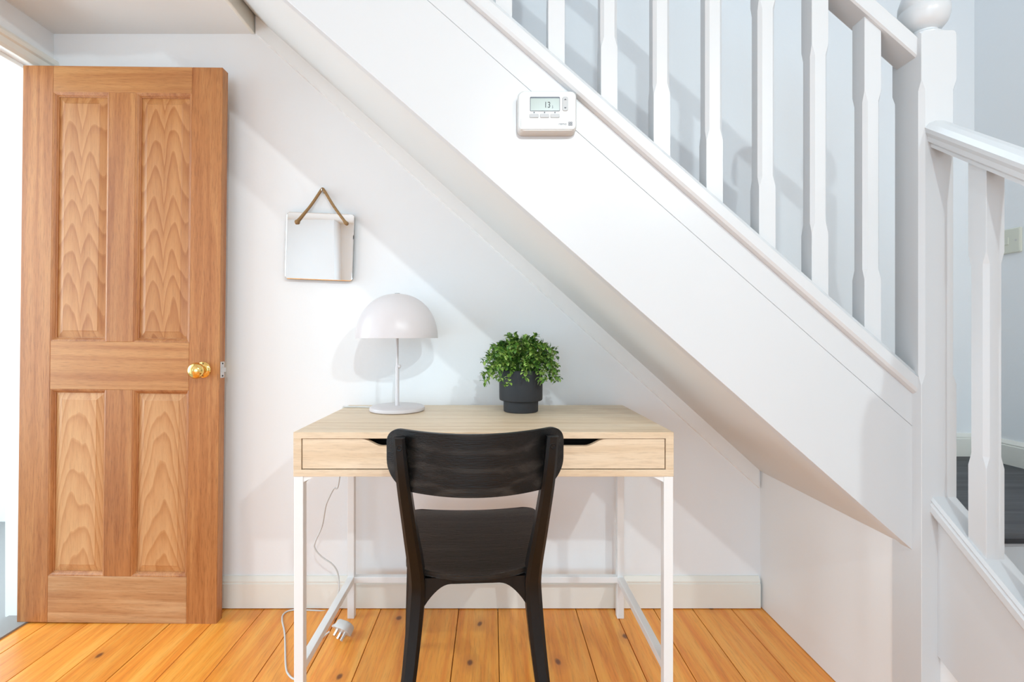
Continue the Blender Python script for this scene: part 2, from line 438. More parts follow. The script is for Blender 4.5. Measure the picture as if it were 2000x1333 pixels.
# ------------------------------------------------------------------ oak door
DW, DH, DT = 0.708, 1.975, 0.036
door = thing('door_1', 'oak four-panel door standing open with brass knobs', 'door', (-1.683, 1.702, 0.006), kind='structure')
door.rotation_euler = (0, math.radians(0.65), 0)
st, mu = 0.108, 0.095
pwid = (DW-2*st-mu)/2
zb, zl0, zl1, zt = 0.165, 0.828, 0.998, 1.882
def dpart(name, x0, x1, z0, z1, mat):
    cx, cz = (x0+x1)/2, (z0+z1)/2
    return obj(name, cbox(x1-x0, DT, z1-z0), mat, door, (cx, DT/2, cz), bevel=0.0012, seg=1)
dpart('stile', 0, st, 0, DH, 'oak_z'); dpart('stile', DW-st, DW, 0, DH, 'oak_z')
dpart('bottom_rail', st, DW-st, 0, zb, 'oak_bottom'); dpart('lock_rail', st, DW-st, zl0, zl1, 'oak_x')
dpart('top_rail', st, DW-st, zt, DH, 'oak_x')
mx0, mx1 = st+pwid, st+pwid+mu
dpart('muntin', mx0, mx1, zb, zl0, 'oak_z'); dpart('muntin', mx0, mx1, zl1, zt, 'oak_z')
def ring_rect(w, h, y): return [(-w/2, y, -h/2), (w/2, y, -h/2), (w/2, y, h/2), (-w/2, y, h/2)]
for (xa, xb) in ((st, mx0), (mx1, DW-st)):
    for (za, zc, mt) in ((zb, zl0, 'oak_arch'), (zl1, zt, 'oak_v')):
        wv, hv = xb-xa, zc-za
        c = ((xa+xb)/2, 0, (za+zc)/2)
        rings = [ring_rect(wv-0.004, hv-0.004, 0.030), ring_rect(wv-0.004, hv-0.004, 0.0135), ring_rect(wv-0.03, hv-0.03, 0.0135),
                 ring_rect(wv-0.072, hv-0.072, 0.0075), ring_rect(wv-0.076, hv-0.076, 0.006)]
        p = obj('panel', loft(rings), mt, door, c)
        # quarter-round moulding around the panel, mitred
        mr = []
        for ins, y in ((0.0, 0.0005), (0.004, 0.0015), (0.009, 0.006), (0.0115, 0.0095), (0.0135, 0.0105), (0.0135, 0.014), (0.0, 0.014)):
            mr.append(ring_rect(wv-2*ins, hv-2*ins, y))
        mr.append(mr[0])
        obj('moulding', loft(mr, cap=False), 'oak_z', p)
# knobs, roses, latch, hinges
kx, kz = DW-0.058, 0.902
def knob(side):
    R = Matrix.Translation((kx, 0 if side < 0 else DT, kz)) @ Matrix.Rotation(PI/2 if side < 0 else -PI/2, 4, 'X')
    rose = obj('knob_rose', lathe([(0.0285, 0), (0.0285, 0.002), (0.026, 0.005), (0.017, 0.008), (0.012, 0.010)], 36, M4=R), 'brass', door, smooth=True)
    kb = obj('door_knob', lathe([(0.011, 0.008), (0.0100, 0.016), (0.0105, 0.022), (0.018, 0.026), (0.0255, 0.031), (0.0282, 0.038), (0.0275, 0.046), (0.022, 0.054), (0.012, 0.059), (0.0, 0.0605)], 36, M4=R), 'brass', door, smooth=True)
    kb['label'] = 'polished brass door knob'
    for dz in (0.021, -0.021):
        obj('screw', lathe([(0.0026, 0.0045), (0.0026, 0.0065), (0.0, 0.007)], 10, M4=R @ Matrix.Translation((0.004, dz, 0))), 'dark_screw', rose)
knob(-1); knob(1)
lp = obj('latch_plate', box(DW-0.0002, DW+0.0018, 0.006, 0.030, kz-0.029, kz+0.029), 'steel', door, bevel=0.0006)
obj('latch_bolt', prism([(0.011, -0.008), (0.025, -0.008), (0.025, 0.008), (0.011, 0.008)], lambda a, c: (DW+0.001, a, kz+c), lambda a, c: (DW+(0.004 if a < 0.02 else 0.010), a, kz+c)), 'steel', lp)
for dz in (0.022, -0.022):
    obj('screw', lathe([(0.003, 0), (0.003, 0.0012), (0, 0.0014)], 10, M4=Matrix.Translation((DW+0.0015, 0.018, kz+dz)) @ Matrix.Rotation(PI/2, 4, 'Y')), 'dark_screw', lp)
for hz in (0.25, 1.72):
    obj('hinge', lathe([(0.005, -0.05), (0.005, 0.05)], 10, M4=Matrix.Translation((-0.006, DT+0.002, hz))), 'brass', door)

# ------------------------------------------------------------------ staircase
LAND = 0.57
stair = thing('staircase', 'white painted staircase with stop-chamfered balusters, newel post and closed string', 'staircase', (1.05, 1.17, 0))
SX, SY = 1.05, 1.17
def spart(name, bm, mat='gloss', bevel=0.0, smooth=False, parent=None):
    for v in bm.verts: v.co -= Vector((SX, SY, 0))
    return obj(name, bm, mat, parent or stair, bevel=bevel, smooth=smooth)
NX0, NX1, NY0, NY1 = 1.010, 1.093, 1.128, 1.211
NCX, NCY = (NX0+NX1)/2, (NY0+NY1)/2
XT = -0.905         # upper end
def sweep_up(poly, x0=NX0+0.002, x1=XT, zf=zs):   # poly (y, v)
    return prism(poly, lambda a, c: (x0, a, zf(x0)+c), lambda a, c: (x1, a, zf(x1)+c))
SF = 1.153
def rect(y0, y1, v0, v1): return [(y0, v0), (y1, v0), (y1, v1), (y0, v1)]
spart('stringer_board', sweep_up(rect(SF, SF+0.034, 0.0, 0.2972)), 'gloss', 0.0012)
spart('stringer_board', sweep_up(rect(SF+0.0006, SF+0.034, 0.2980, 0.392)), 'gloss', 0.0008)
cap_poly = [(SF-0.004, 0.376), (SF-0.012, 0.380), (SF-0.016, 0.388), (SF-0.016, 0.416), (SF-0.012, 0.420), (SF-0.010, 0.4235), (SF-0.006, 0.430),
            (SF+0.040, 0.430), (SF+0.048, 0.420), (SF+0.048, 0.388), (SF+0.038, 0.376)]
spart('string_cap', sweep_up(cap_poly), 'gloss')
zcap = lambda x: zs(x)+0.430
zsb = lambda x: 1.425-0.903*x        # where it meets the wall
xs_ = [NX0+0.002+(XT+0.022-NX0-0.002)*i/12 for i in range(13)]
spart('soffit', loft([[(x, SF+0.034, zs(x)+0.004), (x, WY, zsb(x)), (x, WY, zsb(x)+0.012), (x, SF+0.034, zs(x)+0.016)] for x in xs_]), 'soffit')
zrail = lambda x: 2.572-SL*x
rail_poly = [(1.140, 0.004), (1.144, 0.0), (1.196, 0.0), (1.200, 0.004), (1.202, 0.040), (1.194, 0.056), (1.17, 0.062), (1.146, 0.056), (1.138, 0.044)]
spart('handrail', sweep_up(rail_poly, zf=zrail), 'gloss')
# upper balusters
for k in range(9):
    xc = 0.9135-0.1263*k
    b0, b1 = zcap(xc)-0.025, zrail(xc)+0.02
    lv = [(b0, 0.0008), (zcap(xc)+0.135, 0.0008), (zcap(xc)+0.160, 0.0075), (zrail(xc)-0.185, 0.0075), (zrail(xc)-0.160, 0.0008), (b1, 0.0008)]
    bmx = chamfer_post(0.020, lv)
    for v in bmx.verts: v.co += Vector((xc, SY, 0))
    spart('baluster', bmx)
# treads and risers of the upper flight
rise = (2.55-LAND)/10; going = 0.220
for k in range(10):
    xr = NX0-0.01-going*k
    spart('riser', box(xr-0.014, xr, SF+0.034, WY, LAND+rise*k, LAND+rise*(k+1)-0.024), 'gloss')
    if k < 9: spart('tread', box(xr-going, xr+0.018, SF+0.034, WY, LAND+rise*(k+1)-0.024, LAND+rise*(k+1)), 'carpet', 0.006)
# newel post
def shifted(bm, d):
    for v in bm.verts: v.co += Vector(d)
    return bm
hn = (NX1-NX0)/2
nw = spart('newel_post', shifted(chamfer_post(hn, [(0, 0.001), (0.905, 0.001), (0.930, 0.009), (1.600, 0.009), (1.622, 0.001), (1.732, 0.001), (1.739, 0.007)]), (NCX, NCY, 0)))
fin = lathe([(0.034, 1.737), (0.036, 1.743), (0.036, 1.747), (0.031, 1.750), (0.027, 1.754), (0.027, 1.757), (0.036, 1.762), (0.045, 1.774), (0.0500, 1.790), (0.0505, 1.806),
             (0.0475, 1.812), (0.0475, 1.815), (0.0495, 1.818), (0.0485, 1.832), (0.043, 1.850), (0.032, 1.866), (0.018, 1.875), (0, 1.878)], 40)
spart('finial', shifted(fin, (NCX, NCY, 0)), smooth=True, parent=None)
# panel under the stairs, beside the desk
spart('understair_panel', box(NX0+0.003, NX0+0.018, NY1, WY, 0.002, 0.512), 'satin')
# landing
spart('landing', box(NX0+0.02, XR, 1.150, WY, LAND-0.03, LAND), 'carpet')
nose = [(1.150, LAND), (1.118, LAND), (1.108, LAND-0.006), (1.104, LAND-0.016), (1.108, LAND-0.028), (1.118, LAND-0.034), (1.150, LAND-0.034)]
spart('landing_nosing', prism(nose, lambda a, c: (NX1+0.002, a, c), lambda a, c: (XR, a, c)), 'carpet')
spart('riser', box(1.08, XR, 1.130, 1.150, 0.38, LAND-0.03), 'gloss')
# lower flight going down towards the room
LS = 0.785
zl = lambda y: 0.642+LS*(y-NY0)      # top of the lower string cap
Y1 = NY0+0.002; YB = 0.62
def sweep_low(poly, y0=Y1, y1=YB, zf=zl): # poly (x, v)
    return prism(poly, lambda a, c: (a, y0, zf(y0)+c), lambda a, c: (a, y1, max(zf(y1)+c, 0.001)))
spart('lower_string', sweep_low([(1.048, -0.375), (1.080, -0.375), (1.080, -0.02), (1.048, -0.02)]), 'gloss', 0.001)
def tri(x0, x1):
    b = bmesh.new()
    pts = [(Y1, 0.001), (Y1, zl(Y1)-0.373), (YB, 0.001)]
    return loft([[(x0, y, z) for y, z in pts], [(x1, y, z) for y, z in pts]])
spart('infill_panel', tri(1.054, 1.066), 'satin')
lcap = [(1.044, -0.046), (1.034, -0.042), (1.030, -0.034), (1.030, -0.018), (1.034, -0.013), (1.032, -0.008), (1.036, 0.0), (1.090, 0.0), (1.098, -0.008), (1.098, -0.036), (1.084, -0.046)]
spart('lower_string_cap', sweep_low(lcap), 'gloss')
zlr = lambda y: 1.464+0.775*(y-NY0)
lrail = [(1.032, 0.0), (1.072, 0.0), (1.072, 0.008), (1.079, 0.014), (1.081, 0.026), (1.086, 0.034), (1.088, 0.044), (1.080, 0.056), (1.064, 0.063), (1.044, 0.063), (1.028, 0.057),
         (1.018, 0.046), (1.019, 0.036), (1.024, 0.026), (1.025, 0.014), (1.032, 0.008)]
spart('lower_handrail', sweep_low(lrail, zf=zlr), 'gloss')
for yc in (1.030, 0.905, 0.780):
    b0, b1 = zl(yc)-0.02, zlr(yc)+0.015
    bmx = chamfer_post(0.0195, [(b0, 0.0008), (zl(yc)+0.175, 0.0008), (zl(yc)+0.2, 0.0075), (zlr(yc)-0.215, 0.0075), (zlr(yc)-0.19, 0.0008), (b1, 0.0008)])
    spart('baluster', shifted(bmx, (1.0605, yc, 0)))
spart('newel_post', shifted(chamfer_post(hn, [(0, 0.001), (0.45, 0.001), (0.475, 0.009), (0.98, 0.009), (1.0, 0.001), (1.22, 0.001), (1.227, 0.007)]), (NCX, 0.585, 0)))
for k, (ya, z) in enumerate(((0.89, 0.38), (0.65, 0.19))):
    spart('tread', box(1.08, XR, ya-0.02, ya+0.245, z-0.026, z), 'carpet', 0.006)
    spart('riser', box(1.08, XR, ya, ya+0.02, z-0.19, z-0.026), 'gloss')

# ------------------------------------------------------------------ thermostat on the string
th = thing('thermostat', 'white programmable thermostat with green display on the stair string', 'thermostat', (0.1310, SF-0.0006, 1.549))
tw, thh = 0.1395, 0.098
rings = []
for (s, y, dz) in ((1.0, -0.0005, 0), (1.0, -0.016, 0), (0.985, -0.021, 0), (0.95, -0.0245, 0)):
    rings.append([(a, y, b+dz) for a, b in rrect(tw*s, thh*s if s == 1 else thh-tw*(1-s), 0.013)])
obj('body', loft(rings), 'plastic', th, smooth=True)
# lower flap with curved top line
fl_pts = [(-0.0625, -0.0435), (0.0625, -0.0435)] + [(0.0625-0.125*i/12, -0.0185-0.003*math.sin(PI*i/12)) for i in range(13)]
fb = obj('flap', loft([[(a, -0.024, c) for a, c in fl_pts], [(a, -0.0262, c) for a, c in fl_pts]]), 'plastic', th, bevel=0.0006)
scr = obj('display', loft([[(a-0.0055, -0.024, c+0.0165) for a, c in rrect(0.0705, 0.0345, 0.002)], [(a-0.0055, -0.0252, c+0.0165) for a, c in rrect(0.0695, 0.0335, 0.002)]]), 'lcd_dark', th)
scr['label'] = 'pale green liquid crystal display reading 13'
obj('display_glass', loft([[(a-0.0055, -0.0250, c+0.0150) for a, c in rrect(0.0675, 0.0290, 0.001)], [(a-0.0055, -0.0256, c+0.0150) for a, c in rrect(0.0675, 0.0290, 0.001)]]), 'lcd', scr)
def text(name, body, size, loc, mat, parent, sx=1.0):
    cu = bpy.data.curves.new(name, 'FONT'); cu.body = body; cu.size = size; cu.extrude = 0.00015
    o = bpy.data.objects.new(name, cu); COL.objects.link(o)
    dg = bpy.context.evaluated_depsgraph_get()
    me = bpy.data.meshes.new_from_object(o.evaluated_get(dg))
    bpy.data.objects.remove(o)
    o = bpy.data.objects.new(name, me); COL.objects.link(o); me.materials.clear(); me.materials.append(M[mat])
    o.parent = parent; o.location = loc; o.rotation_euler = (PI/2, 0, 0); o.scale = (sx, 1, 1)
    return o
text('display_digits', '13', 0.020, (-0.008, -0.0258, 0.0075), 'ink', scr, 0.8)
text('display_small_digit', '5', 0.009, (0.0105, -0.0258, 0.0065), 'ink_grey', scr, 0.75)
for k in range(3):
    cx = -0.031+0.0245*k
    bt = obj('button', loft([[(a+cx, -0.024, c-0.0115) for a, c in rrect(0.0215, 0.0095, 0.002)], [(a+cx, -0.0262, c-0.0115) for a, c in rrect(0.0205, 0.0085, 0.002)]]), 'plastic_grey', th, bevel=0.0004)
    obj('button_mark', loft([[(a+cx, -0.0242, c-0.0035) for a, c in rrect(0.003, 0.003, 0.0008)], [(a+cx, -0.0249, c-0.0035) for a, c in rrect(0.003, 0.003, 0.0008)]]), 'ink_grey', th)
rk = obj('rocker', loft([[(a+0.0420, -0.024, c+0.0165) for a, c in rrect(0.0135, 0.034, 0.0045)], [(a+0.0420, -0.0264, c+0.0165) for a, c in rrect(0.0125, 0.033, 0.0045)]]), 'plastic_grey', th, bevel=0.0004)
for s in (1, -1):
    t = [(0.0420-0.003, 0.0165+s*0.0085), (0.0420+0.003, 0.0165+s*0.0085), (0.0420, 0.0165+s*0.0118)]
    obj('arrow_mark', loft([[(a, -0.0263, c) for a, c in t], [(a, -0.0267, c) for a, c in t]]), 'ink', rk)
text('brand_lettering', 'remo', 0.0085, (0.0265, -0.0263, -0.0335), 'ink_grey', fb, 1.0)
for i in (0, 1):
    for j in (0, 1):
        cx, cz = 0.0515+0.0048*i, -0.0330+0.0048*j
        rg = [[(cx+a*q, -0.0261, cz+c*q) for a, c in ((-1, -1), (1, -1), (1, 1), (-1, 1))] for q in (0.0021,)]
        b2 = loft([[(cx+a*q, y, cz+c*q) for a, c in ((-1, -1), (1, -1), (1, 1), (-1, 1))] for q, y in ((0.0021, -0.0260), (0.0021, -0.0265), (0.0009, -0.0265), (0.0009, -0.0260))], cap=False)
        obj('brand_emblem', b2, 'ink_grey', fb)

# ------------------------------------------------------------------ light switch
ls = thing('light_switch', 'cream light switch plate on the wall beside the stairs', 'light switch', (XR, 1.690, 1.353))
obj('plate', loft([[(-0.0002, a, c) for a, c in rrect(0.086, 0.086, 0.004)], [(-0.006, a, c) for a, c in rrect(0.086, 0.086, 0.004)], [(-0.008, a, c) for a, c in rrect(0.080, 0.080, 0.004)]]), 'cream', ls)
obj('rocker', loft([[(-0.0075, a, c) for a, c in rrect(0.016, 0.026, 0.001)], [(-0.0105, a, c+0.001) for a, c in rrect(0.014, 0.024, 0.001)]]), 'cream', ls, bevel=0.0006)
for dy in (-0.030, 0.030):
    obj('screw', lathe([(0.0035, 0.0075), (0.0035, 0.0085), (0, 0.009)], 12, M4=Matrix.Translation((0, dy, 0)) @ Matrix.Rotation(-PI/2, 4, 'Y')), 'steel', ls)

# ------------------------------------------------------------------ mirror on a rope
mc = PXY(625.5, 482.5, 1.793)
mir = thing('hanging_mirror', 'small square frameless mirror hung from a jute rope on the wall', 'mirror', (mc.x, 1.7945, mc.z))
mir.rotation_euler = (math.radians(1.0), math.radians(2.2), 0)
mw, mh = 0.253, 0.249
obj('backing', loft([[(a, 0.0085, c) for a, c in rrect(mw-0.006, mh-0.006, 0.010)], [(a, -0.004, c) for a, c in rrect(mw-0.002, mh-0.002, 0.011)], [(a, -0.0075, c) for a, c in rrect(mw, mh, 0.012)]]), 'mirror_edge', mir)
obj('mirror_glass', loft([[(a, -0.0076, c) for a, c in rrect(mw-0.001, mh-0.001, 0.0115)], [(a, -0.0085, c) for a, c in rrect(mw-0.001, mh-0.001, 0.0115)], [(a, -0.0092, c) for a, c in rrect(mw-0.006, mh-0.006, 0.010)]]), 'mirror', mir)
def mloc(px, py, y): 
    p = PXY(px, py, 1.785); q = mir.matrix_basis.inverted() @ Vector((p.x, 1.7945, p.z)); return Vector((q.x, y, q.z))
hp = mloc(629, 372, 0.0)
ra, rb = mloc(581, 434, -0.013), mloc(676, 436, -0.013)
rp = spline([ra+Vector((0.0, 0.006, -0.0)), ra, ra+(hp-ra)*0.5+Vector((0.002, -0.001, 0)), hp+Vector((-0.006, 0.0, 0.001)), hp+Vector((0, 0, 0.006)), hp+Vector((0.006, 0.0, 0.001)), rb+(hp-rb)*0.5, rb, rb+Vector((0, 0.006, 0))], 8)
obj('rope', tube(rp, 0.0052, 10), 'rope', mir, smooth=True)
for p in (ra, rb):
    obj('rope_knot', lathe([(0.0, -0.0165), (0.006, -0.0155), (0.0078, -0.012), (0.0065, -0.008), (0.005, -0.004)], 12, M4=Matrix.Translation((p.x, -0.0045+0.0, p.z)) @ Matrix.Rotation(-PI/2, 4, 'X')), 'rope', mir, smooth=True)
hk = thing('wall_hook', 'small white hook on the wall holding the mirror rope', 'hook', tuple(PXY(629, 373, 1.79)))
hk.location.y = WY
obj('hook_plate', lathe([(0.006, 0.0), (0.006, 0.002), (0.004, 0.004)], 14, M4=Matrix.Rotation(PI/2, 4, 'X')), 'plastic', hk)
obj('hook_pin', tube(spline([(0, -0.002, -0.001), (0, -0.013, -0.003), (0, -0.022, -0.001), (0, -0.024, 0.007)], 6), 0.0018, 8), 'steel', hk, smooth=True)

# ------------------------------------------------------------------ desk
DX0, DX1, DYF, DYR = -0.521, 0.479, 1.262, 1.757
DTOP, DBOT = 0.7675, 0.6505
desk = thing('desk', 'light oak effect desk with a wide drawer and white metal legs', 'desk', ((DX0+DX1)/2, (DYF+DYR)/2, 0))
DC = Vector(((DX0+DX1)/2, (DYF+DYR)/2, 0))
def kpart(name, x0, x1, y0, y1, z0, z1, mat='desk', bevel=0.0008):
    c = Vector(((x0+x1)/2, (y0+y1)/2, (z0+z1)/2))
    return obj(name, cbox(x1-x0, y1-y0, z1-z0), mat, desk, c-DC, bevel=bevel)
kpart('desktop', DX0, DX1, DYF, 1.6445, DTOP-0.017, DTOP)
kpart('cable_flap', DX0, DX1, 1.6470, DYR, DTOP-0.017, DTOP)
kpart('side_panel', DX0, DX0+0.021, DYF, DYR, DBOT+0.018, DTOP-0.017)
kpart('side_panel', DX1-0.021, DX1, DYF, DYR, DBOT+0.018, DTOP-0.017)
kpart('bottom_panel', DX0, DX1, DYF, DYR, DBOT, DBOT+0.018)
kpart('back_panel', DX0+0.021, DX1-0.021, DYR-0.016, DYR, DBOT+0.018, DTOP-0.017)
# drawer with scooped grip
fx0, fx1 = DX0+0.0235, DX1-0.0235
fz0, fz1 = DBOT+0.0205, DTOP-0.0185
cx = -0.0205
def scoop():
    pts = [(fx0, fz0), (fx1, fz0), (fx1, fz1)]
    R, Lh, dp = cx+0.322, cx-0.322, 0.019
    def sl(xa, xb, up):
        return [(xa+(xb-xa)*i/8, fz1-dp*(0.5-0.5*math.cos(PI*i/8)) if not up else fz1-dp*(0.5+0.5*math.cos(PI*i/8))) for i in range(9)]
    pts += sl(R, R-0.055, False) + sl(Lh+0.055, Lh, True) + [(fx0, fz1)]
    return pts
dr = obj('drawer_front', loft([[(a-DC.x, DYF+0.002-DC.y, c) for a, c in scoop()], [(a-DC.x, DYF+0.017-DC.y, c) for a, c in scoop()]]), 'desk', desk)
obj('drawer_tray', box(fx0+0.01-DC.x, fx1-0.01-DC.x, DYF+0.018-DC.y, DYR-0.05-DC.y, fz0, fz0+0.008), 'black_void', dr)
obj('drawer_tray', box(fx0+0.01-DC.x, fx1-0.01-DC.x, DYF+0.10-DC.y, DYF+0.11-DC.y, fz0+0.008, fz1-0.003), 'black_void', dr)
lt = 0.0245
for x in (DX0+0.001, DX1-0.001-lt):
    for y in (DYF+0.001, DYR-0.001-lt):
        kpart('leg', x, x+lt, y, y+lt, 0.0, DBOT, 'white_metal', 0.0015)
    kpart('side_stretcher', x+0.001, x+lt-0.001, DYF+lt, DYR-lt, 0.128, 0.150, 'white_metal', 0.0015)
    kpart('top_bracket', x+0.001, x+lt-0.001, DYF+lt, DYR-lt, DBOT-0.022, DBOT-0.0002, 'white_metal', 0.0015)
kpart('back_stretcher', DX0+lt, DX1-lt, DYR-lt, DYR-0.002, 0.128, 0.150, 'white_metal', 0.0015)
for s, x in ((1, DX0+lt), (-1, DX1-lt)):
    bmx = loft([[(x-DC.x, yy, DBOT-0.0002), (x+s*0.032-DC.x, yy, DBOT-0.0002), (x-DC.x, yy, DBOT-0.016)] for yy in (DYF+0.004-DC.y, DYF+0.020-DC.y)])
    obj('corner_plate', bmx, 'white_metal', desk)

# ------------------------------------------------------------------ table lamp
LX, LY = -0.3195, 1.628
lamp = thing('table_lamp', 'white mushroom table lamp with dome shade on the desk', 'lamp', (LX, LY, DTOP))
obj('base', lathe([(0.088, 0.0008), (0.0915, 0.003), (0.0925, 0.007), (0.0915, 0.013), (0.086, 0.0165), (0.02, 0.0175), (0.0, 0.0175)], 64), 'lamp_white', lamp, smooth=True)
obj('foot_pad', lathe([(0.086, 0.0), (0.087, 0.0012)], 48), 'dark_screw', lamp)
po = obj('pole', lathe([(0.0066, 0.017), (0.0066, 0.150), (0.0050, 0.154), (0.0045, 0.160), (0.0045, 0.37)], 20), 'lamp_white', lamp, smooth=True)
sw = lathe([(0.004, 0), (0.0062, 0.002), (0.0062, 0.008), (0.004, 0.010)], 14, M4=Matrix.Translation((0.003, -0.004, 0.150)) @ Matrix.Rotation(PI/2, 4, 'Y'))
obj('switch', sw, 'lamp_white', po, smooth=True)
R = 0.137; zr = 1.0135-DTOP; hh = 0.150
dome = [(R*math.cos(t)**0.92 if t < PI/2-1e-6 else 0, zr+0.004+(hh-0.004)*math.sin(t)) for t in [PI/2*i/22 for i in range(23)]]
inner = [(r*0.985, zr+0.004+(z-zr-0.004)*0.98) for r, z in dome][::-1]
obj('shade', lathe([(R*0.985, zr+0.0005), (R*0.998, zr)] + dome + inner[1:], 72, cap=False), 'lamp_white', lamp, smooth=True)
obj('shade_cap', lathe([(0.009, zr+hh-0.001), (0.009, zr+hh+0.0015), (0.007, zr+hh+0.0025), (0, zr+hh+0.0025)], 20), 'plastic_grey', lamp)
obj('bulb_holder', lathe([(0.014, 0.30), (0.016, 0.31), (0.016, 0.345), (0.010, 0.35)], 18), 'lamp_white', lamp)
# cord: over the left edge of the desk, down, along the floor to the plug
cr = 0.0028
zt_ = DTOP+cr
yc_ = 1.695
P0 = Vector((LX, LY, DTOP))
pts = [Vector((LX-0.080, 1.672, zt_)), Vector((-0.44, 1.690, zt_)), Vector((-0.512, yc_, zt_)), Vector((DX0-0.004, yc_, DTOP-0.004)), Vector((DX0-0.0045, yc_, 0.70)), Vector((DX0-0.0045, yc_, 0.64))]
for px, py in ((661, 947), (652, 955), (643, 972), (636, 990), (629, 1028), (616, 1058), (615, 1072), (628, 1088), (650, 1104), (660, 1122), (662, 1150), (657, 1178)):
    pts.append(PXY(px, py, 1.690))
pts += [FLR(650, 1194, cr), FLR(615, 1193, cr), FLR(573, 1192, cr), FLR(555, 1199, cr), FLR(551, 1212, cr), FLR(556, 1240, cr), FLR(558, 1300, cr), FLR(564, 1319, cr), FLR(577, 1327, cr), FLR(588, 1310, cr), FLR(599, 1268, cr), FLR(612, 1251, cr), FLR(628, 1246, cr)]
plug_at = FLR(668, 1248, 0.0)
pts.append(plug_at+Vector((-0.046, 0.012, 0.016)))
pts = [p-P0 for p in pts]
obj('power_cord', tube(spline(pts, 6), cr, 8), 'plastic', lamp, smooth=True)
lp2 = [P0*0+Vector(p) for p in ((DX0-0.0045-LX, yc_-LY, 0.640-DTOP), (-0.515-LX, 1.690-LY, 0.632-DTOP), (-0.506-LX, 1.688-LY, 0.640-DTOP), (-0.500-LX, 1.688-LY, 0.6485-DTOP), (-0.506-LX, 1.690-LY, 0.6485-DTOP), (-0.515-LX, 1.690-LY, 0.625-DTOP), (-0.524-LX, 1.690-LY, 0.612-DTOP))]
obj('cord_loop', tube(spline(lp2, 6), 0.0016, 8), 'plastic_grey', lamp, smooth=True)
# three-pin plug lying on the floor
pg = bpy.data.objects.new('plug', None)
R3 = Matrix.Translation(plug_at-P0+Vector((0, 0, 0.0235))) @ Matrix.Rotation(math.radians(-25), 4, 'Z') @ Matrix.Rotation(math.radians(-52), 4, 'X') @ Matrix.Scale(1.18, 4)
body = loft([[R3 @ Vector((a*s+ox, c*s2, z)) for a, c in rrect(0.050, 0.046, 0.014)] for s, s2, z, ox in ((0.82, 0.8, 0.024, 0), (0.95, 0.95, 0.020, 0), (1.0, 1.0, 0.004, 0), (1.0, 1.0, 0.0, 0))])
plug = obj('plug', body, 'plastic', lamp, smooth=True)
plug['label'] = 'white three-pin plug lying on the floorboards'
obj('cord_grip', tube([R3 @ Vector((-0.020, 0.0, 0.010)), R3 @ Vector((-0.034, 0.004, 0.010)), R3 @ Vector((-0.046, 0.010, 0.008))], [0.009, 0.007, 0.004], 10), 'plastic', plug, smooth=True)
for (a, c, wx, wy, ln) in ((0.012, 0.0, 0.004, 0.008, 0.022), (-0.010, -0.011, 0.0063, 0.004, 0.018), (-0.010, 0.011, 0.0063, 0.004, 0.018)):
    pb = cbox(wx, wy, ln)
    for v in pb.verts: v.co = R3 @ (v.co+Vector((a, c, -ln/2)))
    obj('pin', pb, 'plastic' if ln > 0.02 else 'steel', plug)
bpy.data.objects.remove(pg)

# ------------------------------------------------------------------ potted plant
PX_, PY_ = 0.0985, 1.615
plant = thing('potted_plant', 'bushy green boxwood plant in a stepped charcoal pot on the desk', 'plant', (PX_, PY_, DTOP))
obj('pot', lathe([(0.055, 0.0005), (0.0575, 0.002), (0.0580, 0.006), (0.0585, 0.036), (0.0600, 0.0375), (0.0690, 0.0385), (0.0715, 0.0400), (0.0725, 0.044), (0.0730, 0.138), (0.0722, 0.140), (0.0690, 0.140), (0.0680, 0.137), (0.0675, 0.118), (0.0, 0.118)], 56), 'pot', plant, smooth=True)
obj('soil', lathe([(0.067, 0.1185), (0.055, 0.124), (0.0, 0.130)], 24), 'soil', plant)
def leaf(bm, base, d, up, ln, wd):
    s = d.cross(up).normalized(); n = s.cross(d).normalized()
    prof = ((0.0, 0.12, 0.0), (0.3, 0.85, 0.10), (0.6, 1.0, 0.12), (0.85, 0.6, 0.06), (1.0, 0.05, -0.02))
    prev = None
    for t, wq, lift in prof:
        c = base+d*(ln*t)+n*(ln*lift)
        cur = [bm.verts.new(c-s*(wd/2*wq)+n*(wd*0.12*wq)), bm.verts.new(c), bm.verts.new(c+s*(wd/2*wq)+n*(wd*0.12*wq))]
        if prev:
            bm.faces.new((prev[0], prev[1], cur[1], cur[0])); bm.faces.new((prev[1], prev[2], cur[2], cur[1]))
        prev = cur
NS = 84
for i in range(NS):
    az = i*2.39996+random.uniform(-0.3, 0.3)
    q = (i+0.5)/NS
    el = math.acos(1-q*1.16) if 1-q*1.16 > -1 else PI/2     # 0 = straight up, up to about 100 degrees
    droop = max(0.0, (el-1.05))
    rad = random.uniform(0.88, 1.05)
    hx = 0.130*math.sin(el)*rad; hz = 0.135*math.cos(el)*rad
    root = Vector((0.03*math.cos(az)*math.sin(el), 0.03*math.sin(az)*math.sin(el), 0.125))
    tip = Vector((hx*math.cos(az), hx*math.sin(az)*0.92, 0.128+hz*0.86+0.012-droop*0.04))
    mid = (root+tip)/2+Vector((0, 0, 0.026+0.02*math.sin(el)))
    cl = spline([root, mid, tip], 8)
    bm = tube(cl, 0.0009, 5)
    n = len(cl)
    for j in range(3, n):
        t = (cl[min(j+1, n-1)]-cl[j-1]).normalized()
        for s2 in range(3 if j < n-1 else 4):
            a = random.uniform(0, 2*PI)
            o1 = t.orthogonal().normalized(); o2 = t.cross(o1)
            d = (t*random.uniform(0.3, 0.9)+(o1*math.cos(a)+o2*math.sin(a))*0.9+Vector((0, 0, 0.15))).normalized()
            upv = Vector((0, 0, 1)) if abs(d.z) < 0.9 else Vector((1, 0, 0))
            leaf(bm, cl[j], d, upv, random.uniform(0.014, 0.022), random.uniform(0.0085, 0.0125))
    obj('sprig', bm, 'leaf', plant)

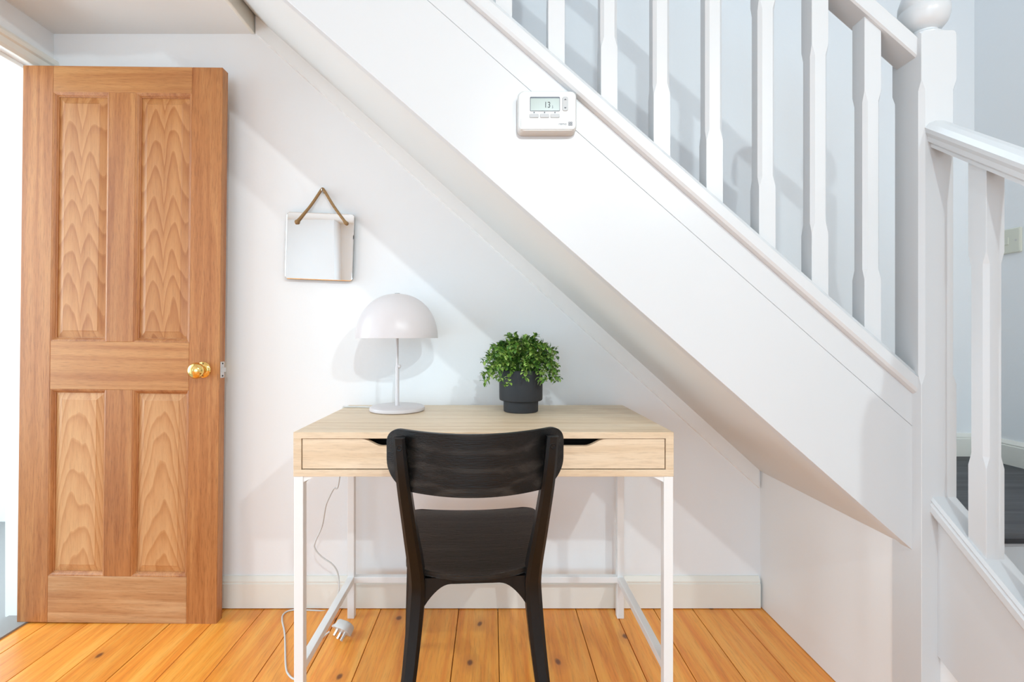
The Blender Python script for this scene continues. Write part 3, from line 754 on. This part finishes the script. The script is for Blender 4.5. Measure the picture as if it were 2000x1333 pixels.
# ------------------------------------------------------------------ chair
chair = thing('dining_chair', 'black stained wooden chair with a curved backrest drawn up to the desk', 'chair', (-0.052, 1.392, 0), math.radians(3.3))
def lp_section(x, y, z, wx, wy):
    c = min(wx, wy)*0.22
    return [(x+a, y+b, z) for a, b in octa(wx/2, wy/2, c)]
def sm(keys, n=7):
    out = []
    K = [keys[0]]+list(keys)+[keys[-1]]
    for i in range(1, len(K)-2):
        for j in range(n):
            t = j/n
            out.append(tuple(0.5*((2*b)+(-a+c)*t+(2*a-5*b+4*c-d)*t*t+(-a+3*b-3*c+d)*t**3) for a, b, c, d in zip(K[i-1], K[i], K[i+1], K[i+2])))
    out.append(keys[-1]); return out
for s in (-1, 1):
    keys = [(s*0.170, -0.327, 0.797, 0.026, 0.030), (s*0.163, -0.312, 0.70, 0.029, 0.036), (s*0.152, -0.265, 0.565, 0.032, 0.044), (s*0.143, -0.212, 0.445, 0.037, 0.056),
            (s*0.144, -0.200, 0.375, 0.040, 0.060), (s*0.157, -0.232, 0.22, 0.036, 0.048), (s*0.182, -0.300, 0.0, 0.027, 0.034)]
    lg = obj('back_leg', loft([lp_section(*k) for k in sm(keys)]), 'black_z', chair, smooth=True)
    for z in (0.776, 0.718):
        yk = -0.327+(0.797-z)*0.155-0.0155
        xk = s*(0.170-(0.797-z)*0.07)
        obj('screw', lathe([(0.0070, -0.001), (0.0070, 0.0016), (0.0060, 0.0022), (0.0038, 0.0020), (0.0034, 0.0006), (0, 0.0006)], 16, M4=Matrix.Translation((xk, yk, z)) @ Matrix.Rotation(PI/2, 4, 'X')), 'dark_screw', lg)
    kf = [(s*0.188, 0.165, 0.432, 0.036, 0.040), (s*0.193, 0.172, 0.30, 0.034, 0.036), (s*0.208, 0.198, 0.0, 0.025, 0.026)]
    obj('front_leg', loft([lp_section(*k) for k in sm(kf)]), 'black_z', chair, smooth=True)
# backrest
hw = 0.205
bm = bmesh.new()
nu, nv = 40, 10
def bz(x, top):
    ax = abs(x)
    if top:
        r = 0.034; z = 0.812-0.006*(1-(x/hw)**2)
        return z-(r-math.sqrt(max(0, r*r-(ax-(hw-r))**2)) if ax > hw-r else 0)
    r = 0.062; z = 0.676-0.008*(1-(x/hw)**2)
    return z+(r-math.sqrt(max(0, r*r-(ax-(hw-r))**2)) if ax > hw-r else 0)
def by(x, z): return -0.352+0.072*(abs(x)/hw)**2.0-0.03*(z-0.74)
rows = {}
for face, dy in ((0, -0.0), (1, 0.0125)):
    g = []
    for i in range(nu+1):
        x = -hw*math.cos(PI*i/nu)
        zt2, zb2 = bz(x, True), bz(x, False)
        if zt2-zb2 < 0.012: m_ = (zt2+zb2)/2; zt2, zb2 = m_+0.006, m_-0.006
        g.append([bm.verts.new((x*(1-0.02*face), by(x, zb2+(zt2-zb2)*j/nv)+dy, zb2+(zt2-zb2)*j/nv)) for j in range(nv+1)])
    rows[face] = g
for f in (0, 1):
    g = rows[f]
    for i in range(nu):
        for j in range(nv): bm.faces.new((g[i][j], g[i+1][j], g[i+1][j+1], g[i][j+1]))
a, b = rows[0], rows[1]
for i in range(nu):
    bm.faces.new((a[i][0], b[i][0], b[i+1][0], a[i+1][0])); bm.faces.new((a[i][nv], a[i+1][nv], b[i+1][nv], b[i][nv]))
for j in range(nv):
    bm.faces.new((a[0][j], a[0][j+1], b[0][j+1], b[0][j])); bm.faces.new((a[nu][j], b[nu][j], b[nu][j+1], a[nu][j+1]))
obj('backrest', bm, 'black_x', chair, bevel=0.003, smooth=True)
# seat: dished plywood
bm = bmesh.new()
n = 28
def seat_pt(u, v, off):
    # u -1..1 across, v 0 (back) .. 1 (front)
    hwid = 0.170+0.040*v
    # rounded corners
    yb, yf = -0.214, 0.212
    y = yb+(yf-yb)*v
    r = 0.05
    d = min(v, 1-v)*(yf-yb)
    sh = (r-math.sqrt(max(0, r*r-(r-d)**2))) if d < r else 0
    x = u*(hwid-sh*0.9)
    if v < 0.5: y -= 0.022*(1-u*u)*(1-2*v)
    z = 0.452-0.010*(1-u*u)*(1-0.3*v)-0.006*max(0, v-0.8)*5*max(0, v-0.8)*5+off
    return (x, y, z)
for off, key in ((0.0, 0), (-0.013, 1)):
    rows[key] = [[bm.verts.new(seat_pt(-1+2*i/n, (1-math.cos(PI*j/n))/2, off)) for j in range(n+1)] for i in range(n+1)]
for f in (0, 1):
    g = rows[f]
    for i in range(n):
        for j in range(n): bm.faces.new((g[i][j], g[i+1][j], g[i+1][j+1], g[i][j+1]))
a, b = rows[0], rows[1]
for i in range(n):
    for e in (0, n):
        bm.faces.new((a[i][e], a[i+1][e], b[i+1][e], b[i][e])); bm.faces.new((a[e][i], a[e][i+1], b[e][i+1], b[e][i]))
obj('seat', bm, 'black_x', chair, bevel=0.003, smooth=True)
# aprons: the back one arched
xa = 0.128
arch = [(-xa, 0.4275), (-xa, 0.360), (-xa+0.004, 0.360)]
arch += [(-xa+0.004+0.064*t, 0.360+0.052*math.sin(t*PI/2)**0.9) for t in [i/8 for i in range(1, 9)]]
arch += [(-x, z) for x, z in arch[::-1]]
obj('back_apron', loft([[(x, -0.212, z) for x, z in arch], [(x, -0.190, z) for x, z in arch]]), 'black_z', chair)
obj('front_apron', box(-0.172, 0.172, 0.156, 0.176, 0.375, 0.4275), 'black_z', chair, bevel=0.002)
for s in (-1, 1):
    obj('side_apron', loft([[(s*0.140-0.010, -0.175, z) for z in (0.375,)]+[(s*0.140+0.010, -0.175, 0.375), (s*0.140+0.010, -0.175, 0.4275), (s*0.140-0.010, -0.175, 0.4275)],
                            [(s*0.186-0.010, 0.150, 0.375), (s*0.186+0.010, 0.150, 0.375), (s*0.186+0.010, 0.150, 0.4275), (s*0.186-0.010, 0.150, 0.4275)]]), 'black_z', chair)
